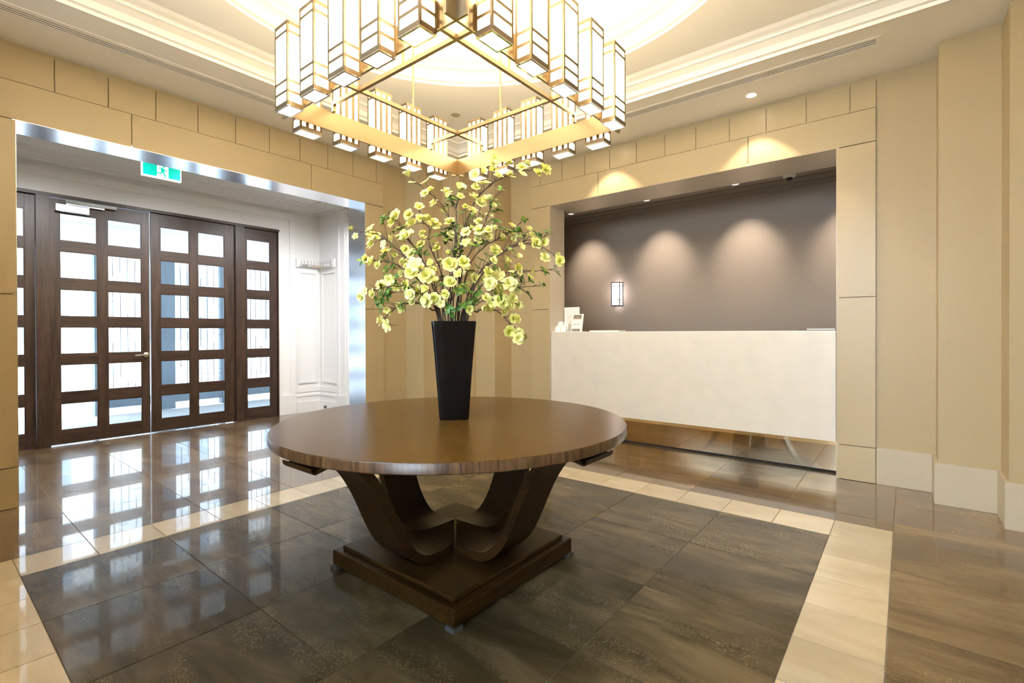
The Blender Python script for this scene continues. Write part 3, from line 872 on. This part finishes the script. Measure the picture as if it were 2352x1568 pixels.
FL = [(1205,80,28),(1200,130,32),(1205,180,30),(1065,210,35),(1125,200,33),(1125,285,45),(1065,310,28),(1240,225,32),(1330,130,32),(1330,225,38),(1425,160,35),(1425,205,30),(1465,130,28),(1545,195,30),(1605,170,40),
(545,225,40),(565,275,22),(675,270,32),(712,335,28),(668,360,28),(742,440,32),(812,507,33),(835,350,35),(850,380,20),
(937,335,45),(945,385,25),(1050,390,35),(1100,430,38),(1140,410,30),(1165,390,25),(1040,490,32),(1040,530,30),(1195,460,25),(1170,530,25),(985,465,22),
(862,588,38),(735,605,45),(685,570,40),(630,550,28),(580,600,42),(548,530,38),(625,468,32),(450,540,44),(420,585,36),(468,648,28),(655,675,28),(560,665,25),(530,705,45),(500,730,30),(418,710,34),(350,755,26),(248,635,35),(265,700,45),(255,755,35),(290,710,25),(103,640,26),(128,692,22),(365,820,36),(440,850,26),(515,795,30),(560,835,30),(640,755,28),(500,890,26),
(210,870,28),(265,890,36),(310,920,28),(598,920,47),(560,975,40),(490,980,32),(680,1000,45),(640,1020,35),(740,985,38),(775,1035,36),(725,910,35),(795,895,25),(865,910,45),(855,835,26),(970,900,38),(940,985,35),(1000,1005,28),(990,660,32),(870,680,30),(1090,580,28),(1100,650,38),(1150,680,35),(1080,720,28),(1170,640,25),
(870,1055,38),(990,1075,28),(1060,1030,40),(1110,1030,25),(1165,1010,38),(1235,1000,45),(1180,1065,38),(1245,1095,42),(1330,1065,42),(1380,1110,36),(1350,1000,22),(1395,940,30),(1300,885,34),(1215,805,42),(1265,725,36),(1395,860,26),(1350,610,25),(1340,665,28),(1340,715,30),(1480,640,28),(1500,690,28),(1420,770,26),(1530,750,40),(1590,740,32),(1605,860,32),(1690,855,28),(1725,885,30),(1505,965,34),(1490,1010,24),
(1350,1180,36),(1400,1230,26),(1255,1195,36),(1290,1180,28),(1335,1235,30),(1165,1230,40),(1110,1245,30),(1285,1275,28),(1150,1180,30),(1010,1265,30),(1360,1330,28),(1330,1430,35),(1405,1450,30),(1400,1490,36),
(690,1190,42),(680,1125,35),(620,1120,38),(555,1145,30),(570,1130,38),(750,1175,36),(520,1070,32),(795,1215,26),(830,1140,28),(445,1095,26),(405,1125,24),(340,1080,36),(390,1030,30),(310,1075,26),(270,1140,30),(205,1120,24),(170,1165,28),(350,1215,26),(370,1265,22),(415,1280,25),(330,1350,32),(380,1385,40),(495,1255,32),(575,1205,24),(600,980,30),(530,930,26),(1205,885,26),(1000,740,30),(920,740,22),(730,740,28),(760,790,28)]
LF = [(880,440),(920,410),(850,450),(960,500),(1190,400),(1210,430),(1200,500),(1210,580),(1240,590),(1170,580),(1230,625),(1260,325),(340,545),(345,580),(430,640),(500,700),(490,615),(870,400),(900,600),(940,620),(930,700),(820,670),(830,720),(760,690),(940,760),(920,800),(850,640),(1290,660),(1400,655),(1380,690),(1320,640),(1450,690),(1430,770),(1340,790),(1140,740),(1060,770),(1160,840),(1110,880),(1090,940),(1300,930),(1210,930),(1430,1020),(1400,1010),(1460,1130),(1580,1075),(1690,950),(1600,965),(1550,680),(1645,655),(610,820),(640,790),(660,830),(600,780),(370,970),(390,800),(400,890),(330,860),(180,885),(440,1015),(370,950),(300,1190),(340,1170),(370,1160),(330,1240),(980,1080),(970,1060),(940,1130),(1070,1170),(1090,1130),(1120,1160),(1040,1210),(870,1280),(850,1240),(960,1240),(820,1070),(800,1050),(1250,1150),(1190,1140),(500,1240),(640,1180),(420,930),(930,860),(900,830),(1010,960),(1030,620),(1080,560),(1490,1040),(1040,545),(1440,570),(560,1080)]
rx = random.Random(5)
FL += [(x + rx.uniform(-42, 42), y + rx.uniform(-38, 38), s * rx.uniform(.7, .95)) for x, y, s in FL if y > 540 and 430 < x < 1420 and rx.random() < .62]
LF += [(x + rx.uniform(-40, 40), y + rx.uniform(-40, 40)) for x, y in LF if rx.random() < .4]
# petal meshes, unit radius about 1
def petal(mb, az, tilt, ln, wd, cup, base=0.0):
    ca, sa = math.cos(az), math.sin(az)
    rows = [(0.0, .10), (.35, .75), (.7, 1.0), (1.0, .55)]
    idx = []
    for t, wf in rows:
        r = ln * t * math.cos(tilt) + .05
        z = base + ln * t * math.sin(tilt) + cup * math.sin(t * 1.4) * .35 - (.12 * t ** 4 if tilt < .5 else 0)
        row = []
        for s in (-1, 0, 1):
            lat = s * wd * wf * .5
            zz = z + (abs(s) * wd * wf * .22 * cup)
            row.append((r * ca - lat * sa, r * sa + lat * ca, zz))
        idx.append(row)
    v = [p for row in idx for p in row]
    f = []
    for i in range(3):
        for j in range(2):
            f.append((i * 3 + j, i * 3 + j + 1, i * 3 + 4 + j, i * 3 + 3 + j))
    mb.add(v, f)
def flower(rs, n1, n2, t1, t2):
    mb = MB()
    rr = random.Random(rs)
    for i in range(n1):
        petal(mb, 2 * math.pi * i / n1 + rr.uniform(-.1, .1), t1 + rr.uniform(-.2, .22), rr.uniform(.82, 1.05), .86, rr.uniform(.25, .6))
    for i in range(n2):
        petal(mb, 2 * math.pi * (i + .5) / n2 + rr.uniform(-.15, .15), t2 + rr.uniform(-.12, .12), rr.uniform(.55, .7), .75, .7, .05)
    mb.lathe([(.001, .26), (.07, .24), (.10, .12), (.06, .0)], 6)
    return mb.mesh('blossom', M['petal'], smooth=True)
FM = [flower(1, 5, 0, .30, 0), flower(2, 6, 5, .25, .8), flower(3, 5, 5, .45, 1.0), flower(4, 7, 6, .2, .75), flower(5, 5, 0, .85, 0)]
def leafmesh():
    mb = MB()
    rows = [(0, .02), (.2, .22), (.5, .30), (.8, .18), (1.0, .0)]
    for t, h in rows:
        z = -.18 * t * t
        mb.v += [(t, -h, z + h * .35), (t, 0, z), (t, h, z + h * .35)]
    for i in range(4):
        for j in range(2):
            mb.f.append((3 * i + j, 3 * i + j + 1, 3 * i + 4 + j, 3 * i + 3 + j))
    return mb.mesh('leaf', M['leaf'], smooth=True)
LM = leafmesh()
curves, jobs = [], []
for lab, pts, ds, r0 in BR:
    base3 = Vector((VC.x, VC.y, VC.z + .45))
    p3 = [P3(x, y, d) for (x, y), d in zip(pts, ds)]
    inside = Vector((VC.x + (p3[0].x - VC.x) * .25, VC.y + (p3[0].y - VC.y) * .25, VC.z + .06))
    cv = catmull([inside] + p3, 6)
    rj = random.Random(len(curves))
    for i in range(8, len(cv) - 1):
        cv[i] = cv[i] + Vector((rj.uniform(-1, 1), rj.uniform(-1, 1), rj.uniform(-1, 1))) * .0035
    c2 = catmull([Vector((x, y, 0)) for x, y in pts], 6)
    curves.append((cv, c2))
    jobs.append([])
def nearest(x, y):
    best = None
    for bi, (cv, c2) in enumerate(curves):
        for i, p in enumerate(c2):
            if i < 6: continue
            d = (p.x - x) ** 2 + (p.y - y) ** 2
            if best is None or d < best[0]:
                best = (d, bi, i)
    return best[1], best[2] + 6
hub = Vector((VC.x, VC.y, VC.z + .62))
for x, y, s in FL:
    bi, i = nearest(x, y)
    jobs[bi].append(('f', x, y, s, i))
for x, y in LF:
    bi, i = nearest(x, y)
    jobs[bi].append(('l', x, y, 0, i))
rf = random.Random(21)
SIZE = KS
for bi, (lab, pts, ds, r0) in enumerate(BR):
    cv, c2 = curves[bi]
    root = empty('blossom_branch', cv[6])
    tag(root, lab, 'flower branch', 'flowering branches in the black vase')
    stem = MB()
    nn = len(cv)
    stem.tube(cv, [max(.0011, r0 * .72 * (1 - i / nn) ** .8 + .0009) for i in range(nn)], 7)
    # a side twig or two
    for q in range(2):
        i = rf.randrange(nn // 2, nn - 3)
        d = (cv[i + 2] - cv[i]).normalized() + Vector((rf.uniform(-.7, .7), rf.uniform(-.7, .7), rf.uniform(-.1, .7)))
        a = cv[i]
        stem.tube([a, a + d * .025, a + d * .045 + Vector((0, 0, .008))], [.0016, .0012, .0007], 5)
    for kind, x, y, s, i in jobs[bi]:
        i = min(i, nn - 1)
        a = cv[max(6, i - 3)]
        depth = (cv[i] - CAM).dot(FWD) - 2.53
        jit = rf.uniform(-.045, .03)
        tgt = P3(x, y, depth + jit)
        mid = (a * .5 + tgt * .5) + Vector((0, 0, .006))
        if (a - tgt).length > .012:
            stem.tube(catmull([a, mid, tgt], 3), [.0017] * 3 + [.0011] * 4, 5)
        if kind == 'f':
            nrm = (tgt - hub).normalized() * .75 - FWD * rf.uniform(.45, 1.35) + Vector((rf.uniform(-.6, .6), rf.uniform(-.6, .6), rf.uniform(-.35, .5)))
            q = nrm.to_track_quat('Z', 'Y')
            eul = (q.to_matrix() @ Matrix.Rotation(rf.uniform(0, 6.28), 3, 'Z')).to_euler()
            me = FM[rf.choice((1, 1, 2, 3, 3, 0, 4))] if s > 27 else FM[rf.choice((0, 2, 4))]
            place('blossom', me, root, tgt - root.location, eul, s * SIZE * 1.4)
        else:
            nl = rf.choice((3, 4, 4, 5))
            a0 = rf.uniform(0, 6.28)
            ax = ((tgt - hub).normalized() + Vector((rf.uniform(-.5, .5), rf.uniform(-.5, .5), .4)) - FWD * .4).normalized()
            q = ax.to_track_quat('Z', 'Y').to_matrix()
            for t in range(nl):
                mt3 = q @ Matrix.Rotation(a0 + 6.28 * t / nl + rf.uniform(-.4, .4), 3, 'Z') @ Matrix.Rotation(-rf.uniform(-.2, .6), 3, 'Y')
                off = q @ Vector((rf.uniform(-1, 1), rf.uniform(-1, 1), rf.uniform(-1, 1))) * .006
                place('leaf', LM, root, tgt + off - root.location, mt3.to_euler(), rf.uniform(.027, .042))
    stem.build('stem', M['bark'], root, loc=-root.location, smooth=True)

# ------------------------------------------------------------------ chandelier
CH = Vector((-.022, -.010, 2.24))
ch = empty('chandelier', CH)
tag(ch, 'square brass chandelier with lit opal glass lanterns around its frame', 'chandelier')
PB, PT, PA = .032, .137, .600     # plate bottom / top above lantern bottom, half size
pth = .012
plm = MB().box((-.655, -pth / 2, PB), (.655, pth / 2, PT)).mesh('side_plate', M['brass'], bevel=.001)
for i in range(4):
    place('side_plate', plm, ch, (PA * math.cos(R(90) * i + R(90)), PA * math.sin(R(90) * i + R(90)), 0), (0, 0, R(90) * i))
bar = MB().box((-.60, -.009, .172), (.60, .009, .192)).box((-.60, -.009, PT), (-.582, .009, .172)).box((.582, -.009, PT), (.60, .009, .172)).mesh('cross_bar', M['brass'])
for i, (x, y, rz) in enumerate(((0, .352, 0), (0, -.352, 0), (.352, 0, 90), (-.352, 0, 90))):
    place('cross_bar', bar, ch, (x, y, .0 if rz == 0 else .0), (0, 0, R(rz)))
rod = MB().tube([(0, 0, .19), (0, 0, 1.50)], .006, 8).mesh('hanging_rod', M['brass'], smooth=True)
for x, y in ((0, .352), (.352, 0), (0, -.352), (-.352, 0)):
    place('hanging_rod', rod, ch, (x, y, 0))
MB().lathe([(.0001, 1.50), (.42, 1.50), (.42, 1.47), (.0001, 1.47)], 40).build('ceiling_plate', M['brass'], ch, smooth=True)
# lantern: local x outward
LW, LD, LH = .060, .040, .392   # half width along the side, half depth, height
def lantern():
    fr = MB()
    e_ = .0095
    for sx in (-1, 1):
        for sy in (-1, 1):
            x, y = sx * LD, sy * LW
            fr.box((x - (e_ if sx > 0 else 0), y - (e_ if sy > 0 else 0), 0), (x + (0 if sx > 0 else e_), y + (0 if sy > 0 else e_), LH))
    glass_b = []
    def ring(z0, z1, t=.0015):
        fr.box((-LD, -LW, z0), (LD, -LW + .004, z1)).box((-LD, LW - .004, z0), (LD, LW, z1))
        fr.box((LD - .004, -LW, z0), (LD, LW, z1)).box((-LD, -LW, z0), (-LD + .004, LW, z1))
    ring(0, .020); ring(LH - .016, LH)
    for z in (.060, .110, .338):
        ring(z, z + .012)
    # vertical bars on the inner side
    for y in (-.030, .012):
        fr.box((-LD, y, .016), (-LD + .004, y + .018, LH - .014))
    fm = fr.mesh('lantern_frame', M['bronze'])
    g = MB().box((-LD + .0045, -LW + .0045, .003), (LD - .0045, LW - .0045, LH - .004))
    gm = g.mesh('opal_glass', M['opal'])
    bt = MB().box((-LD, -LW, -.004), (LD, -LW + .009, .0005)).box((-LD, LW - .009, -.004), (LD, LW, .0005)).box((-LD, -LW + .009, -.004), (-LD + .009, LW - .009, .0005)).box((LD - .009, -LW + .009, -.004), (LD, LW - .009, .0005))
    tp = MB().box((-LD + .0075, -LW + .0075, LH - .004), (LD - .0075, LW - .0075, LH - .001)).mesh('top_fill_glow', M['topglow'])  # glowing cap added to throw more light upward
    bm_ = bt.mesh('bottom_frame', M['chrome'])
    pl = MB().box((-LD - .016, -LW + .012, PB + .004), (-LD - .001, LW - .012, PT - .004)).mesh('mounting_bracket', M['brass'])
    return fm, gm, bm_, pl, tp
fm, gm, bm_, pl, tp = lantern()
for i in range(4):
    az = R(90) * i
    for q in range(5):
        t = (q - 2) * .2325
        c, s = math.cos(az), math.sin(az)
        rad = PA + .022 + LD
        le = place('lantern', fm, ch, (rad * c - t * s, rad * s + t * c, 0), (0, 0, az))
        place('opal_glass', gm, le)
        place('bottom_frame', bm_, le)
        place('top_fill_glow', tp, le)
        place('mounting_bracket', pl, le)

# ------------------------------------------------------------------ ceiling fittings
def diffuser(c, w0, w1, l0, l1, lab, along):
    # slots run along one axis; c = middle of the three slots, w0..w1 = frame, l0..l1 = length
    def q(a, b2, z0, z1):
        return ((a[0], a[1], z0), (b2[0], b2[1], z1)) if along == 'y' else ((a[1], a[0], z0), (b2[1], b2[0], z1))
    mid = (((w0 + w1) / 2, (l0 + l1) / 2) if along == 'y' else ((l0 + l1) / 2, (w0 + w1) / 2))
    e = empty('linear_air_diffuser', (*mid, H))
    tag(e, lab, 'air diffuser', 'linear air diffusers in the ceiling border')
    bx('backing', *q((c - .05, l0 + .01), (c + .05, l1 - .01), H - .0012, H - .0004), M['black'], e)
    s0 = [c - .0325, c - .0065, c + .0195]
    for a, b2 in ((w0, s0[0]), (s0[2] + .013, w1)):
        bx('rim', *q((a, l0), (b2, l1), H - .0035, H - .0006), M['ceil'], e)
    for a in (l0, l1 - .03):
        bx('rim', *q((s0[0], a), (s0[2] + .013, a + .03), H - .0035, H - .0006), M['ceil'], e)
    for k2 in (0, 1):
        bx('slat', *q((s0[k2] + .013, l0 + .03), (s0[k2 + 1], l1 - .03), H - .0035, H - .0013), M['ceil'], e)
diffuser(2.309, 2.242, 2.398, -1.715, 1.70, 'cream linear slot diffuser over the reception side of the ceiling', 'y')
diffuser(2.405, 2.325, 2.48, -1.95, 1.70, 'cream linear slot diffuser over the entrance side of the ceiling', 'x')

def downlight(loc, lab, group, lens, energy=0, size=80, blend=.3, tilt=None, col=(1, .86, .66), rim=None):
    e = empty('downlight', loc)
    tag(e, lab, 'downlight', group)
    MB().lathe([(.047, 0), (.047, -.004), (.040, -.006), (.034, -.002), (.034, 0)], 24).build('rim', rim or M['ceil'], e, smooth=True)
    MB().lathe([(.0001, -.0022), (.034, -.0022), (.034, -.0005), (.0001, -.0005)], 24).build('lens', lens, e)
    if energy:
        ld = bpy.data.lights.new('downlight_beam', 'SPOT')
        ld.energy = energy; ld.spot_size = R(size); ld.spot_blend = blend; ld.color = col; ld.shadow_soft_size = .03
        lo_ = bpy.data.objects.new('downlight_beam', ld)
        COL.objects.link(lo_)
        lo_.parent = e
        lo_.location = (0, 0, -.02)
        if tilt: lo_.rotation_euler = tilt
for y, q in ((-.84, 'farther from the flowers'), (.55, 'hidden by the chandelier lanterns')):
    downlight((2.595, y, H), 'lit round downlight above the reception opening, ' + q, 'downlights over the reception wall', M['lamp'], SPOT_WALL, 84, .25)
downlight((1.49, 1.53, ZT), 'small unlit chrome downlight in the ceiling corner behind the chandelier', None, M['chrome'], 0, rim=M['chrome'])
for y, q in ((1.617, 'nearest the flowers'), (.565, 'second from the flowers'), (-.428, 'beside the security camera'), (-1.45, 'hidden behind the right jamb')):
    downlight((3.71, y, 2.75), 'small white downlight in the reception ceiling, ' + q, 'reception downlights', M['lampdim'], SPOT_BACK, 64, 1.0, (0, R(-37), 0), (1, .86, .68), M['acrylic'])
for px_, py_, q in ((1.45, 3.27, 'right end'), (.30, 3.27, 'middle'), (-.9, 3.27, 'left end')):  # unseen lamps behind the lintel, added to brighten the porch
    e = empty('porch_fill_light', (px_, py_, 2.9755))
    tag(e, 'added fill downlight in the porch ceiling unseen behind the lintel, ' + q, 'downlight', 'porch fill downlights')
    MB().lathe([(.0001, -.003), (.05, -.003), (.05, 0), (.0001, 0)], 20).build('lens', M['lamp'], e)
    ld = bpy.data.lights.new('porch_fill_beam', 'SPOT'); ld.energy = PORCH_FILL; ld.spot_size = R(120); ld.spot_blend = .7; ld.color = (.97, .97, 1); ld.shadow_soft_size = .04
    lo_ = bpy.data.objects.new('porch_fill_beam', ld); COL.objects.link(lo_); lo_.parent = e; lo_.location = (0, 0, -.03); lo_.rotation_euler = (R(28), 0, 0)

for px_, q in ((-.9, 'left'), (.9, 'right')):  # unseen lamps added to brighten the vestibule fascia and ceiling
    e = empty('vestibule_fill_lamp', (px_, 5.47, 2.72))
    tag(e, 'added unseen ceiling lamp brightening the vestibule beyond the doors, ' + q + ' one', 'ceiling lamp', 'vestibule fill lamps')
    MB().lathe([(.0001, -.05), (.10, -.045), (.14, -.02), (.14, 0), (.0001, 0)], 24).build('shade', M['vfill'], e, smooth=True)

# security camera
e = empty('security_camera', (3.727, -.934, 2.75))
tag(e, 'white dome security camera on the reception ceiling', 'camera')
MB().lathe([(.0001, 0), (.062, 0), (.062, -.012), (.052, -.030), (.034, -.034), (.0001, -.034)], 28).build('housing', M['acrylic'], e, smooth=True)
MB().lathe([(.032, -.033)] + [(.032 * math.cos(t), -.034 - .028 * math.sin(t)) for t in [R(90) * i / 6 for i in range(6)]] + [(.0001, -.062)], 20).build('lens_dome', M['blackplastic'], e, smooth=True)

# wall sconce behind the counter
e = empty('wall_sconce', (XB, 1.205, 1.69))
tag(e, 'lit rectangular wall sconce with dark metal bars on the taupe wall', 'wall lamp')
bx('opal_glass', (4.175, 1.150, 1.540), (4.262, 1.260, 1.845), M['sconce'], e)
bx('back_plate', (4.262, 1.142, 1.532), (4.2695, 1.268, 1.853), M['blackplastic'], e)
fr = MB()
x0, x1, y0, y1 = 4.168, 4.262, 1.142, 1.268
for xx in (x0,):
    for yy in (y0, y1 - .008):
        fr.box((xx, yy - .001, 1.532), (xx + .008, yy + .010, 1.853))
for z, t in ((1.532, .012), (1.841, .012), (1.570, .009), (1.606, .009), (1.798, .009)):
    fr.box((x0, y0, z), (x0 + .006, y1, z + t)).box((x0, y0, z), (x1, y0 + .006, z + t)).box((x0, y1 - .006, z), (x1, y1, z + t))
fr.build('metal_frame', M['blackplastic'], e, loc=-e.location)

# ------------------------------------------------------------------ things on the counter
CT = 1.1842
e = empty('counter_sign', (3.12, 1.24, CT))
tag(e, 'white upright card sign with an orange emblem on the counter', 'sign')
bx('card', (3.118, 1.136, CT), (3.122, 1.345, CT + .29), M['paper'], e)
bx('foot', (3.105, 1.15, CT), (3.155, 1.335, CT + .006), M['acrylic'], e)
ringp = []
mb = MB()
for i in range(28):
    a, b2 = 2 * math.pi * i / 28, 2 * math.pi * (i + 1) / 28
    yc, zc, r1, r2 = 1.245, CT + .13, .052, .055
    mb.add([(3.1175, yc + r1 * math.cos(a), zc + r1 * math.sin(a)), (3.1175, yc + r2 * math.cos(a), zc + r2 * math.sin(a)), (3.1175, yc + r2 * math.cos(b2), zc + r2 * math.sin(b2)), (3.1175, yc + r1 * math.cos(b2), zc + r1 * math.sin(b2))], [(0, 1, 2, 3)])
mb.build('emblem_ring', M['orange'], e, loc=-e.location)
bx('emblem_mark', (3.1170, 1.228, CT + .105), (3.1178, 1.252, CT + .125), M['orange'], e)
# leaflet stand with pictures
e = empty('leaflet_stand', (3.05, 1.12, CT))
tag(e, 'upright white leaflet stand with printed pictures on the counter', 'leaflet stand')
sl = MB().extrude([(0, 0), (.004, 0), (.045, .205), (.041, .205)], lambda u, v, t: (3.03 + u, t, CT + v), 1.050, 1.200)
sl.build('leaflet', M['paper'], e, loc=-e.location)
bx('base', (3.02, 1.050, CT), (3.11, 1.200, CT + .004), M['acrylic'], e)
def slope_patch(nm, mt, y0, y1, z0, z1):
    MB().extrude([(z0 * .2 - .001, z0), (z1 * .2 - .001, z1), (z1 * .2 - .0004, z1), (z0 * .2 - .0004, z0)], lambda u, v, t: (3.03 + u, t, CT + v), y0, y1).build(nm, mt, e, loc=-e.location)
slope_patch('picture', M['photo'], 1.075, 1.182, .150, .196)
slope_patch('print_line', M['orange'], 1.065, 1.185, .143, .148)
slope_patch('print_line', M['greyprint'], 1.085, 1.180, .082, .089)
slope_patch('picture', M['photo'], 1.080, 1.190, .004, .034)
# tiered brochure holders
for y0, q in ((1.215, 'right'), (1.292, 'left')):
    e = empty('brochure_holder', (2.97, y0, CT))
    tag(e, 'small white tiered brochure holder on the counter, %s one of the pair' % q, 'brochure holder', 'brochure holders on the counter')
    wd = .070
    for k2, (xo, z1) in enumerate(((0, .055), (.05, .105))):
        MB().extrude([(xo, 0), (xo + .003, 0), (xo + .018, z1), (xo + .015, z1)], lambda u, v, t: (2.94 + u, t, CT + v), y0, y0 + wd).build('pocket', M['acrylic'], e, loc=-e.location)
        MB().extrude([(xo + .006, .004), (xo + .012, .004), (xo + .028, z1 + .016), (xo + .022, z1 + .016)], lambda u, v, t: (2.94 + u, t, CT + v), y0 + .006, y0 + wd - .006).build('brochure', M['paper'], e, loc=-e.location)
    bx('base', (2.94, y0, CT), (3.04, y0 + wd, CT + .004), M['acrylic'], e)
e = tag(MB().box((3.18, .67, CT), (3.36, 1.04, CT + .014)).build('keyboard_tray', M['acrylic'], bevel=.004), 'low white slab lying along the back of the counter', 'tray')
e = empty('document_tray', (2.94, -1.28, CT))
tag(e, 'black clipboard with white papers at the right end of the counter', 'clipboard')
bx('board', (2.86, -1.400, CT), (3.10, -1.140, CT + .006), M['blackplastic'], e, bevel=.002)
bx('paper_stack', (2.875, -1.398, CT + .006), (3.09, -1.20, CT + .016), M['paper'], e)
bx('clip', (2.95, -1.165, CT + .006), (3.01, -1.145, CT + .014), M['chrome'], e)
